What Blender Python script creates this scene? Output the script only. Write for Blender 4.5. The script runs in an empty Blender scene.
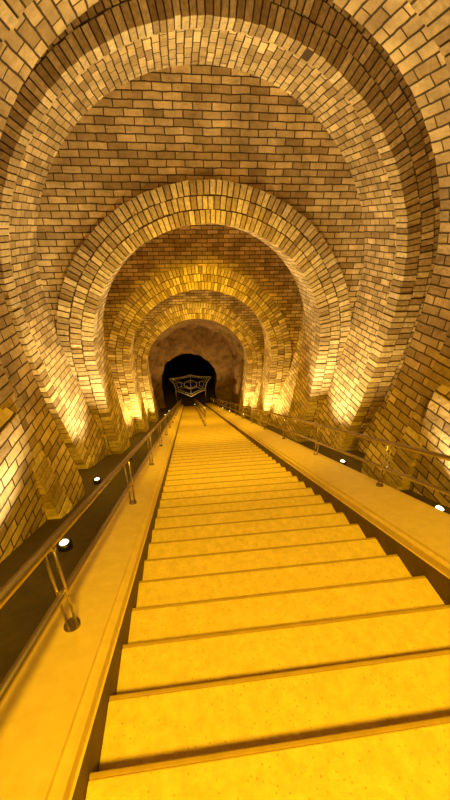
import bpy, bmesh, math, random
from mathutils import Vector, Matrix
random.seed(4)
S=bpy.context.scene
COL=S.collection
try:
    S.view_settings.view_transform='Standard'; S.view_settings.look='None'
except Exception: pass
TA=math.tan(math.radians(25)); CX=0.68; H0=1.655
RUN=0.324; RISE=RUN*TA
YEND=33.0; FD=.30
def nz(y): return -H0-TA*y
# ---------------- materials
def newmat(n):
    m=bpy.data.materials.new(n); m.use_nodes=True
    nt=m.node_tree; b=nt.nodes['Principled BSDF']; return m,nt,b
def N(nt,t,**k):
    n=nt.nodes.new(t)
    for a,v in k.items(): setattr(n,a,v)
    return n
def brick_mat(name,c1,c2,mort,bw=0.40,rh=0.142):
    m,nt,b=newmat(name); L=nt.links.new
    uv=N(nt,'ShaderNodeUVMap'); uv.uv_map='UVMap'
    nz_=N(nt,'ShaderNodeTexNoise'); nz_.inputs['Scale'].default_value=3.5; nz_.inputs['Detail'].default_value=3
    L(uv.outputs[0],nz_.inputs['Vector'])
    sub=N(nt,'ShaderNodeVectorMath',operation='SUBTRACT'); sub.inputs[1].default_value=(.5,.5,.5); L(nz_.outputs['Color'],sub.inputs[0])
    sc=N(nt,'ShaderNodeVectorMath',operation='SCALE'); sc.inputs['Scale'].default_value=0.04; L(sub.outputs[0],sc.inputs[0])
    ad=N(nt,'ShaderNodeVectorMath',operation='ADD'); L(uv.outputs[0],ad.inputs[0]); L(sc.outputs[0],ad.inputs[1])
    br=N(nt,'ShaderNodeTexBrick'); L(ad.outputs[0],br.inputs['Vector'])
    br.inputs['Color1'].default_value=(*c1,1); br.inputs['Color2'].default_value=(*c2,1); br.inputs['Mortar'].default_value=(*mort,1)
    br.inputs['Scale'].default_value=1; br.inputs['Mortar Size'].default_value=0.0125; br.inputs['Mortar Smooth'].default_value=0.2
    br.inputs['Brick Width'].default_value=bw; br.inputs['Row Height'].default_value=rh
    n2=N(nt,'ShaderNodeTexNoise'); n2.inputs['Scale'].default_value=1.6; n2.inputs['Detail'].default_value=8; n2.inputs['Roughness'].default_value=.65; L(uv.outputs[0],n2.inputs['Vector'])
    cr=N(nt,'ShaderNodeValToRGB'); cr.color_ramp.elements[0].position=.34; cr.color_ramp.elements[0].color=(.42,.36,.29,1)
    cr.color_ramp.elements[1].position=.62; cr.color_ramp.elements[1].color=(1.1,1.08,1,1); L(n2.outputs[0],cr.inputs[0])
    mx=N(nt,'ShaderNodeMix',data_type='RGBA',blend_type='MULTIPLY'); mx.inputs[0].default_value=.75
    L(br.outputs['Color'],mx.inputs[6]); L(cr.outputs[0],mx.inputs[7])
    L(mx.outputs[2],b.inputs['Base Color']); b.inputs['Roughness'].default_value=.8
    inv=N(nt,'ShaderNodeMath',operation='SUBTRACT'); inv.inputs[0].default_value=1; L(br.outputs['Fac'],inv.inputs[1])
    n3=N(nt,'ShaderNodeTexNoise'); n3.inputs['Scale'].default_value=18; n3.inputs['Detail'].default_value=5; L(uv.outputs[0],n3.inputs['Vector'])
    ma=N(nt,'ShaderNodeMath',operation='MULTIPLY_ADD'); ma.inputs[1].default_value=.5; L(n3.outputs[0],ma.inputs[0]); L(inv.outputs[0],ma.inputs[2])
    bp=N(nt,'ShaderNodeBump'); bp.inputs['Strength'].default_value=1; bp.inputs['Distance'].default_value=.04
    L(ma.outputs[0],bp.inputs['Height']); L(bp.outputs[0],b.inputs['Normal'])
    return m
M_BR=brick_mat('brick_masonry',(.90,.70,.39),(.44,.305,.14),(.09,.054,.024))
def vous_mat():
    m,nt,b=newmat('voussoir_brick'); L=nt.links.new
    at=N(nt,'ShaderNodeAttribute'); at.attribute_name='Col'
    cr=N(nt,'ShaderNodeValToRGB'); e=cr.color_ramp.elements
    e[0].color=(.36,.235,.10,1); e[1].color=(.90,.71,.40,1); x=e.new(.5); x.color=(.62,.45,.215,1)
    L(at.outputs['Fac'],cr.inputs[0])
    tc=N(nt,'ShaderNodeTexCoord'); n=N(nt,'ShaderNodeTexNoise'); n.inputs['Scale'].default_value=14; n.inputs['Detail'].default_value=6
    L(tc.outputs['Object'],n.inputs['Vector'])
    c2=N(nt,'ShaderNodeValToRGB'); c2.color_ramp.elements[0].position=.3; c2.color_ramp.elements[0].color=(.45,.45,.45,1); c2.color_ramp.elements[1].position=.65
    L(n.outputs[0],c2.inputs[0])
    mx=N(nt,'ShaderNodeMix',data_type='RGBA',blend_type='MULTIPLY'); mx.inputs[0].default_value=.7
    L(cr.outputs[0],mx.inputs[6]); L(c2.outputs[0],mx.inputs[7]); L(mx.outputs[2],b.inputs['Base Color'])
    b.inputs['Roughness'].default_value=.8
    bp=N(nt,'ShaderNodeBump'); bp.inputs['Strength'].default_value=.5; bp.inputs['Distance'].default_value=.02
    L(n.outputs[0],bp.inputs['Height']); L(bp.outputs[0],b.inputs['Normal'])
    return m
M_V=vous_mat()
def plain(name,c,rough=.6,metal=0,noise=None,bump=0,nscale=20,emit=None,es=0,spk=False,bd=.02):
    m,nt,b=newmat(name); L=nt.links.new
    b.inputs['Base Color'].default_value=(*c,1); b.inputs['Roughness'].default_value=rough; b.inputs['Metallic'].default_value=metal
    if noise:
        tc=N(nt,'ShaderNodeTexCoord'); n=N(nt,'ShaderNodeTexNoise'); n.inputs['Scale'].default_value=nscale; n.inputs['Detail'].default_value=10; n.inputs['Roughness'].default_value=.7
        L(tc.outputs['Object'],n.inputs['Vector'])
        cr=N(nt,'ShaderNodeValToRGB'); cr.color_ramp.elements[0].position=.3; cr.color_ramp.elements[1].position=.7
        cr.color_ramp.elements[0].color=(*noise,1); cr.color_ramp.elements[1].color=(*c,1); L(n.outputs[0],cr.inputs[0])
        out=cr.outputs[0]
        if spk:
            v=N(nt,'ShaderNodeTexVoronoi'); v.inputs['Scale'].default_value=34; L(tc.outputs['Object'],v.inputs['Vector'])
            c3=N(nt,'ShaderNodeValToRGB'); c3.color_ramp.elements[0].position=.06; c3.color_ramp.elements[0].color=(.33,.27,.2,1); c3.color_ramp.elements[1].position=.2
            L(v.outputs['Distance'],c3.inputs[0])
            mx=N(nt,'ShaderNodeMix',data_type='RGBA',blend_type='MULTIPLY'); mx.inputs[0].default_value=.6
            L(out,mx.inputs[6]); L(c3.outputs[0],mx.inputs[7]); out=mx.outputs[2]
        L(out,b.inputs['Base Color'])
        if bump:
            bp=N(nt,'ShaderNodeBump'); bp.inputs['Strength'].default_value=bump; bp.inputs['Distance'].default_value=bd
            L(n.outputs[0],bp.inputs['Height']); L(bp.outputs[0],b.inputs['Normal'])
    if emit:
        b.inputs['Emission Color'].default_value=(*emit,1); b.inputs['Emission Strength'].default_value=es
    return m
M_ST=plain('stone_tread',(.86,.65,.22),.5,noise=(.62,.45,.135),bump=.45,nscale=16,spk=True)
M_EDGE=plain('dark_nosing',(.44,.29,.085),.7,noise=(.33,.21,.065),nscale=12)  # darker strip along the front edge of each tread
M_CURB=plain('stone_curb',(.88,.68,.27),.5,noise=(.74,.55,.20),bump=.2,nscale=9)
M_SHADE=plain('curb_side_shade',(.16,.095,.035),.7,noise=(.11,.065,.022),bump=.2,nscale=9)  # brown shade of the curb sides, put into the colour
M_FL=plain('dark_floor',(.09,.058,.028),.85,noise=(.045,.03,.015),bump=.4,nscale=6)
M_BRASS=plain('satin_steel_tube',(.60,.52,.42),.27,1)
M_ROCK=plain('chalk_rock',(.54,.32,.12),.9,noise=(.15,.08,.025),bump=1,nscale=2.2,bd=.15)
M_MORT=plain('mortar',(.08,.048,.02),.9)
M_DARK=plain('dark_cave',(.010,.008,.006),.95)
M_SIGN=plain('sign_metal',(.5,.40,.25),.5,.3)
M_HOUS=plain('lamp_housing',(.05,.045,.04),.4,.8)
M_GLASS=plain('lamp_glass',(1,.9,.7),.3,emit=(1,.82,.5),es=5)
# ---------------- helpers
def mkobj(name,bm,mats,smooth=False,parent=None,bevel=0):
    me=bpy.data.meshes.new(name); bm.normal_update(); bm.to_mesh(me); bm.free()
    o=bpy.data.objects.new(name,me); COL.objects.link(o)
    for m in mats: me.materials.append(m)
    if smooth:
        for p in me.polygons: p.use_smooth=True
    if parent: o.parent=parent
    if bevel:
        md=o.modifiers.new('bev','BEVEL'); md.width=bevel; md.segments=2; md.limit_method='ANGLE'
    return o
def quad(bm,uvl,ps,uvs,mi=0):
    f=bm.faces.new([bm.verts.new(p) for p in ps]); f.material_index=mi
    if uvl:
        for l,u in zip(f.loops,uvs): l[uvl].uv=u
    return f
def legx(r,cz,z,wb,zf):
    t=max(0,(cz-z)/(cz-zf)); t=min(t,1.12)
    return r-(r-wb)*t**1.5
def path(cz,r,zb,wb,zf,n=64,nl=14):
    pts=[]
    for i in range(nl):
        t=i/nl; z=zb+(cz-zb)*t; pts.append((CX-legx(r,cz,z,wb,zf),z,-(math.pi*r/2+(cz-z))))
    for i in range(n+1):
        a=math.pi*(1-i/n); pts.append((CX+r*math.cos(a),cz+r*math.sin(a),r*(math.pi/2-a)))
    for i in range(1,nl+1):
        t=i/nl; z=cz+(zb-cz)*t; pts.append((CX+legx(r,cz,z,wb,zf),z,math.pi*r/2+(cz-z)))
    return pts
bmC=bmesh.new(); uC=bmC.loops.layers.uv.new('UVMap')
bmL=bmesh.new(); uL=bmL.loops.layers.uv.new('UVMap')
bmR=bmesh.new(); uR=bmR.loops.layers.uv.new('UVMap')
def sweep(cz,r,y0,y1,wb):
    zb=nz(y1)-.9; nl=14
    P=path(cz,r,zb,wb,nz((y0+y1)/2))
    for i in range(len(P)-1):
        a,b=P[i],P[i+1]
        if i<nl: bm,u=bmL,uL
        elif i>=len(P)-1-nl: bm,u=bmR,uR
        else: bm,u=bmC,uC
        quad(bm,u,[(a[0],y0,a[1]),(b[0],y0,b[1]),(b[0],y1,b[1]),(a[0],y1,a[1])],[(y0,a[2]),(y0,b[2]),(y1,b[2]),(y1,a[2])])
def arch(y,t,r,cz,Ro,czo,wb,th=.84,rows=3,PR=.07):
    """diaphragm wall with arch opening and voussoir ring"""
    bm=bmesh.new(); u=bm.loops.layers.uv.new('UVMap'); zb=nz(y+t)-.9; zf=nz(y)
    A=path(cz,r,zb,wb,zf); B=path(czo,Ro,zb,Ro,zf)
    for i in range(len(A)-1):
        a,b,c,d=A[i],A[i+1],B[i+1],B[i]
        for yy in (y,y+t):
            quad(bm,u,[(q[0],yy,q[1]) for q in (a,b,c,d)],[(q[0],q[1]) for q in (a,b,c,d)])
        quad(bm,u,[(a[0],y,a[1]),(b[0],y,b[1]),(b[0],y+t,b[1]),(a[0],y+t,a[1])],[(y,a[2]),(y,b[2]),(y+t,b[2]),(y+t,a[2])])
    wall=mkobj('brick_arch',bm,[M_BR],smooth=False)
    bm=bmesh.new(); cl=bm.loops.layers.float_color.new('Col')
    rh=th/rows; Lleg=cz-zb; pitch=.13; gap=.026
    rm=r+th/2; La=math.pi*rm; tot=La+2*Lleg
    def P(s,rr):
        if s<Lleg: z=zb+s; return (CX-legx(r,cz,z,wb,zf)-(rr-r), z)
        if s>Lleg+La: z=cz-(s-Lleg-La); return (CX+legx(r,cz,z,wb,zf)+(rr-r), z)
        a=math.pi*(1-(s-Lleg)/La); return (CX+rr*math.cos(a), cz+rr*math.sin(a))
    n=150
    for i in range(n):
        s0,s1=tot*i/n,tot*(i+1)/n
        q=[P(s0,r-.004),P(s1,r-.004),P(s1,r+th),P(s0,r+th)]
        quad(bm,None,[(a,y-PR,b) for a,b in q],None,1)
        quad(bm,None,[(q[0][0],y-PR,q[0][1]),(q[1][0],y-PR,q[1][1]),(q[1][0],y+.30,q[1][1]),(q[0][0],y+.30,q[0][1])],None,1)
        quad(bm,None,[(q[3][0],y-PR,q[3][1]),(q[2][0],y-PR,q[2][1]),(q[2][0],y+.01,q[2][1]),(q[3][0],y+.01,q[3][1])],None,1)
    for k in range(rows):
        s=random.random()*pitch; r0=r+k*rh+(gap/2 if k else -.014); r1=r+(k+1)*rh-(gap/2 if k<rows-1 else -.012)
        while s<tot-pitch:
            w=pitch*random.uniform(.9,1.12); a=s+gap/2; b=s+w-gap/2
            pf=y-PR-.02-random.random()*.035; pb=y+.30; jr=random.uniform(-.01,.01)
            cs=[P(a,r0+jr),P(b,r0+jr),P(b,r1+jr),P(a,r1+jr)]
            F=[bm.verts.new((x,pf,z)) for x,z in cs]; Bk=[bm.verts.new((x,pb,z)) for x,z in cs]
            c=random.random()
            fs=[bm.faces.new(F)]+[bm.faces.new([F[i],F[(i+1)%4],Bk[(i+1)%4],Bk[i]]) for i in range(4)]
            for f in fs:
                for l in f.loops: l[cl]=(c,c,c,1)
            s+=w
    mkobj('voussoir_ring',bm,[M_V,M_MORT],parent=wall)
    return wall
# ---------------- vault
C1=-1.15
arch(4.2,1.0,3.1,-.7,5.8,.6,2.7)
arch(7.40,1.75,4.0,C1,5.8,-.3,3.3)
arch(9.15,1.3,3.05,-3.0,4.8,C1-.1,2.8)
arch(14.1,1.3,3.0,-5.2,4.8,-3.35,2.75)
arch(19.5,1.3,3.0,-7.6,4.8,-5.8,2.75)
sweep(.2,4.3,-3,4.2,3.05)
sweep(-.4,5.0,5.2,7.40,3.9)
sweep(-3.45,4.25,10.45,14.1,3.3)
sweep(-5.9,4.25,15.4,19.5,3.3)
mkobj('ceiling',bmC,[M_BR]); mkobj('wall_left',bmL,[M_BR]); mkobj('wall_right',bmR,[M_BR])
bm=bmesh.new(); u=bm.loops.layers.uv.new('UVMap')
quad(bm,u,[(-5,-3,-4),(6.5,-3,-4),(6.5,-3,6),(-5,-3,6)],[(0,0),(11.5,0),(11.5,10),(0,10)])
mkobj('wall_back',bm,[M_BR])
# ---------------- rock chamber + portal at the foot
from mathutils import noise as mn
def rocky(p,a=.25): 
    v=Vector(p); d=mn.noise_vector(v*.6)*a+mn.noise_vector(v*1.7)*a*.6
    return v+d
zb=nz(33)-.8
bm=bmesh.new()
grid=[]
for i in range(37):
    y=20.75+i*.338; cz=-8.1-(y-20.5)*.36; r=4.05; f=min(1,(y-20.7)/1.5)
    grid.append([bm.verts.new(rocky((p[0],y,p[1]),.1+.35*f)) for p in path(cz,r,zb,3.8,zb-1,56,16)])
for v in grid[0]: v.co.y=20.85
for i in range(len(grid)-1):
    for j in range(len(grid[0])-1):
        bm.faces.new([grid[i][j],grid[i][j+1],grid[i+1][j+1],grid[i+1][j]])
mkobj('rock_passage',bm,[M_ROCK],smooth=True)
DX=-.45
bm=bmesh.new()
A=path(-14.0,2.75,zb,2.75,zb-1,56,12); rings=[]
for k in range(9):
    t=k/8
    rings.append([bm.verts.new(rocky((a[0]+DX+( b[0]-a[0]-DX)*t,33.0,a[1]+(b[1]-a[1])*t),.2)) for a,b in zip(A,path(-12.6,4.8,zb,4.8,zb-1,56,12))])
for k in range(8):
    for j in range(len(A)-1): bm.faces.new([rings[k][j],rings[k][j+1],rings[k+1][j+1],rings[k+1][j]])
mkobj('wall_portal',bm,[M_ROCK],smooth=True)
bm=bmesh.new(); g=[]
for y in (33.0,36,39,42,45):
    g.append([bm.verts.new(rocky((p[0]+DX,y,p[1]),.2)) for p in path(-14.0,2.75,zb,2.75,zb-1,56,12)])
for i in range(4):
    for j in range(len(g[0])-1): bm.faces.new([g[i][j],g[i][j+1],g[i+1][j+1],g[i+1][j]])
bm.faces.new(g[-1])
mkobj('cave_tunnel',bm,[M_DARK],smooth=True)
# ---------------- staircase
XL,XR=CX-1.15,CX+1.06
bm=bmesh.new()
def box(a,b,c,d,e,f,mi=0):
    vs=[bm.verts.new((x,y,z)) for x in (a,b) for y in (c,d) for z in (e,f)]
    for ix in ((0,1,3,2),(4,6,7,5),(0,4,5,1),(2,3,7,6),(0,2,6,4),(1,5,7,3)):
        bm.faces.new([vs[i] for i in ix]).material_index=mi
for k in range(-8,int(YEND/RUN)):
    yn=k*RUN; z=nz(yn); y0=yn-RUN-.03
    box(XL,XR,y0,yn-.022,z-.05,z)
    box(XL,XR,yn-.022,yn,z-.05,z-.001,1)
    box(XL,XR,y0,yn-.015,z-RISE-.02,z-.05)
bmesh.ops.recalc_face_normals(bm,faces=bm.faces)
mkobj('staircase',bm,[M_ST,M_EDGE],bevel=.006)
def sweepprof(name,prof,ya,yb,mats,dark=(),bev=.012):
    bm=bmesh.new()
    A=[bm.verts.new((x,ya,nz(ya)+d)) for x,d in prof]; B=[bm.verts.new((x,yb,nz(yb)+d)) for x,d in prof]
    n=len(prof)
    for i in range(n):
        f=bm.faces.new([A[i],A[(i+1)%n],B[(i+1)%n],B[i]])
        if i in dark: f.material_index=1
    bm.faces.new(A); bm.faces.new(B)
    bmesh.ops.recalc_face_normals(bm,faces=bm.faces)
    return mkobj(name,bm,mats,bevel=bev)
CH=.22
def curb(x,s,w):
    sweepprof('stair_curb',[(x,-.6),(x,CH-.10),(x-s*.012,CH-.10),(x-s*.012,CH-.03),(x-s*.06,CH-.03),(x-s*.06,CH),(x-s*w,CH),(x-s*w,-.6)],-2.6,YEND,[M_CURB,M_SHADE],dark=(0,6),bev=.006)
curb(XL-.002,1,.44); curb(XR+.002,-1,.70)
bm=bmesh.new()
for a,b in ((-5.2,XL-.4),(XR+.6,6.5)):
    quad(bm,None,[(a,-3,nz(-3)-FD),(b,-3,nz(-3)-FD),(b,YEND,nz(YEND)-FD),(a,YEND,nz(YEND)-FD)],None)
zl=nz(YEND)-.1
quad(bm,None,[(-5,YEND-.4,zl),(6.5,YEND-.4,zl),(6.5,46,zl),(-5,46,zl)],None)
mkobj('floor',bm,[M_FL])
# ---------------- handrails
def tube(bm,a,b,r,seg=12):
    a=Vector(a); b=Vector(b); d=(b-a); q=d.to_track_quat('Z','Y'); 
    ra=[];rb=[]
    for i in range(seg):
        v=q@Vector((r*math.cos(2*math.pi*i/seg),r*math.sin(2*math.pi*i/seg),0))
        ra.append(bm.verts.new(a+v)); rb.append(bm.verts.new(b+v))
    for i in range(seg):
        f=bm.faces.new([ra[i],ra[(i+1)%seg],rb[(i+1)%seg],rb[i]]); f.smooth=True
    bm.faces.new(ra[::-1]); bm.faces.new(rb)
def railing(x,ya,yb,base,hs,step=2.0,r=.026):
    bm=bmesh.new()
    for i,h in enumerate(hs):
        tube(bm,(x,ya,nz(ya)+h),(x,yb,nz(yb)+h),r if i==0 else r*.8)
    y=ya
    while y<=yb+.01:
        for dx in (-.025,.025):
            tube(bm,(x+dx,y,nz(y)+base-.0),(x+dx,y,nz(y)+hs[0]-.03),.008)
        tube(bm,(x,y,nz(y)+base-.02),(x,y,nz(y)+base+.02),.045)
        for h in hs: tube(bm,(x-.035,y,nz(y)+h-.02),(x+.035,y,nz(y)+h-.02),.010)
        y+=step
    for y in (ya,yb):
        tube(bm,(x,y,nz(y)+hs[0]),(x,y,nz(y)+hs[1]),r)
    return mkobj('handrail',bm,[M_BRASS])
railing(CX-1.40,-2.7,32.3,CH,(.86,.50))
railing(CX+1.65,-2.8,32.3,CH,(.86,.50))
railing(CX,13.2,31.7,-.02,(.86,.45),r=.035)
# ---------------- emblem sign
bm=bmesh.new()
cy=34.2; cz=-15.0; sc=2.2; sz=1.6; ECX=CX-.35
def ex(x,z): return (ECX+x*sc,cy,cz+z*sz)
def poly(pts,r=.035,close=True):
    n=len(pts)
    for i in range(n if close else n-1): tube(bm,ex(*pts[i]),ex(*pts[(i+1)%n]),r,8)
def bez(a,b,c,n=8): return [((1-t)**2*a[0]+2*t*(1-t)*b[0]+t*t*c[0],(1-t)**2*a[1]+2*t*(1-t)*b[1]+t*t*c[1]) for t in [i/n for i in range(n)]]
K5=[(0,.62),(1,.42),(.72,-.50),(0,-.95),(-.72,-.50),(-1,.42)]
out=[]
for i in range(6):
    a=K5[i]; c=K5[(i+1)%6]; q=.92 if i in (2,3) else .80; m=((a[0]+c[0])/2*q,(a[1]+c[1])/2*q); out+=bez(a,m,c)
poly(out,.06)
poly([(x*.84,z*.84) for x,z in out],.03)
poly([(.3*math.cos(a),.3*math.sin(a)-.08) for a in [i*math.pi/10 for i in range(20)]],.04)
poly([(0,.22),(0,-.34)],.035,False); poly([(-.13,.1),(.13,.1)],.03,False)
poly([(.2*math.cos(a),.2*math.sin(a)-.12) for a in [math.pi+i*math.pi/8 for i in range(9)]],.03,False)
for s in (-1,1):
    poly([(s*.72,.28),(s*.3,.0)],.03,False); poly([(s*.55,-.42),(s*.25,-.25)],.03,False)
    poly([(s*.75,.05),(s*.45,.12),(s*.42,-.2),(s*.62,-.25)],.03,False)
poly([(0,.50),(0,.22)],.03,False);poly([(0,-.78),(0,-.38)],.03,False)
tube(bm,ex(-.72,-.50),(ECX-.72*sc,cy,zl),.05); tube(bm,ex(.72,-.50),(ECX+.72*sc,cy,zl),.05)
mkobj('emblem_sign',bm,[M_SIGN])
# ---------------- lights
def spot(name,loc,tgt,power,col,ang=100,rad=.06,blend=.6,parent=None):
    l=bpy.data.lights.new(name,'SPOT'); l.energy=power; l.color=col; l.spot_size=math.radians(ang); l.spot_blend=blend; l.shadow_soft_size=rad
    o=bpy.data.objects.new(name,l); COL.objects.link(o); 
    d=Vector(tgt)-Vector(loc); o.rotation_euler=d.to_track_quat('-Z','Y').to_euler(); 
    o.location=loc
    if parent: 
        o.location=Vector(loc)-parent.location; o.parent=parent
    return o
def uplight(x,y,power,tx,ty,col=(1,.72,.24),z=None,up=4.5,ang=125):
    if z is None: z=nz(y)-FD
    e=bpy.data.objects.new('floor_uplight',None); e.location=(x,y,z); COL.objects.link(e)
    bm=bmesh.new(); 
    pr=[(.0,0),(.08,0),(.08,.10),(.062,.12),(.048,.105),(0,.105)]
    seg=20
    for i in range(len(pr)-1):
        (r0,h0),(r1,h1)=pr[i],pr[i+1]
        for s in range(seg):
            a,b=2*math.pi*s/seg,2*math.pi*(s+1)/seg
            P=[(r0*math.cos(a),r0*math.sin(a),h0),(r0*math.cos(b),r0*math.sin(b),h0),(r1*math.cos(b),r1*math.sin(b),h1),(r1*math.cos(a),r1*math.sin(a),h1)]
            f=bm.faces.new([bm.verts.new(p) for p in P]); f.material_index=1 if i==4 else 0
    bmesh.ops.remove_doubles(bm,verts=bm.verts,dist=1e-5)
    mkobj('lamp_body',bm,[M_HOUS,M_GLASS],parent=e)
    spot('lamp_beam',(x,y,z+.16),(tx,ty,z+up),power,col,ang,.05,.8,e)
for Y,po in ((14.1,750),(19.5,700)):
    for s in (-1,1):
        uplight(CX+s*2.35,Y-.7,po,CX+s*2.9,Y+.1)
WH=(1,.80,.40)
for s in (-1,1):
    uplight(CX+s*2.5,24.0,400,CX+s*2.5,25.0)  # added lamps, to light up the rock chamber
    uplight(CX+s*2.5,29.0,480,CX+s*2.0,31.0,col=(1,.65,.2))  # added lamps, to brighten the rock around the portal
    uplight(CX+s*2.35,8.0,950,CX+s*3.3,8.25,up=5.5,ang=98,col=WH)
    uplight(CX+s*2.6,5.9,430,CX+s*3.4,6.6,up=5.0)
    uplight(CX+(2.5 if s>0 else -2.2),3.1,170,CX+s*2.8,3.7,up=4.0,col=WH)
    uplight(CX+s*2.1,.6,90,CX+s*2.5,1.6)
uplight(CX,33.3,90,CX,34.6,z=zl,up=2.2)  # added lamp, only to brighten the emblem
AMB=(1,.585,.010)
def crown(x,y,z,power,tgt,ang=120,rad=.15):
    e=bpy.data.objects.new('arch_spotlight',None); e.location=(x,y,z); COL.objects.link(e)
    bm=bmesh.new(); tube(bm,(0,0,.0),(0,0,.18),.08,16); tube(bm,(0,0,.17),(0,0,.35),.02,8); 
    mkobj('lamp_body',bm,[M_HOUS],parent=e)
    spot('lamp_beam',(x,y,z-.05),tgt,power,AMB,ang,rad,.7,e)
crown(CX,-2.4,3.7,3200,(CX,3.6,-5.5),66,.45)  # unseen key lamp added behind the camera for the step shadows
crown(CX,5.6,3.4,1450,(CX,8.5,-5),76)
crown(CX,10.9,.35,1400,(CX,14.5,-9),100)
crown(CX,15.9,-2.0,1400,(CX,19.5,-11),100)
crown(CX,21.6,-4.9,1100,(CX,25,-14),90)
w=bpy.data.worlds.new('World'); S.world=w; w.use_nodes=True
w.node_tree.nodes['Background'].inputs[0].default_value=(.9,.6,.25,1); w.node_tree.nodes['Background'].inputs[1].default_value=.02
# ---------------- camera
c=bpy.data.cameras.new('camera'); co=bpy.data.objects.new('camera',c); COL.objects.link(co)
c.sensor_fit='VERTICAL'; c.sensor_height=36; c.lens=15.75; c.clip_start=.05
co.location=(0,0,0); co.rotation_euler=(math.radians(90-26.5),0,math.radians(-6.7))
S.camera=co
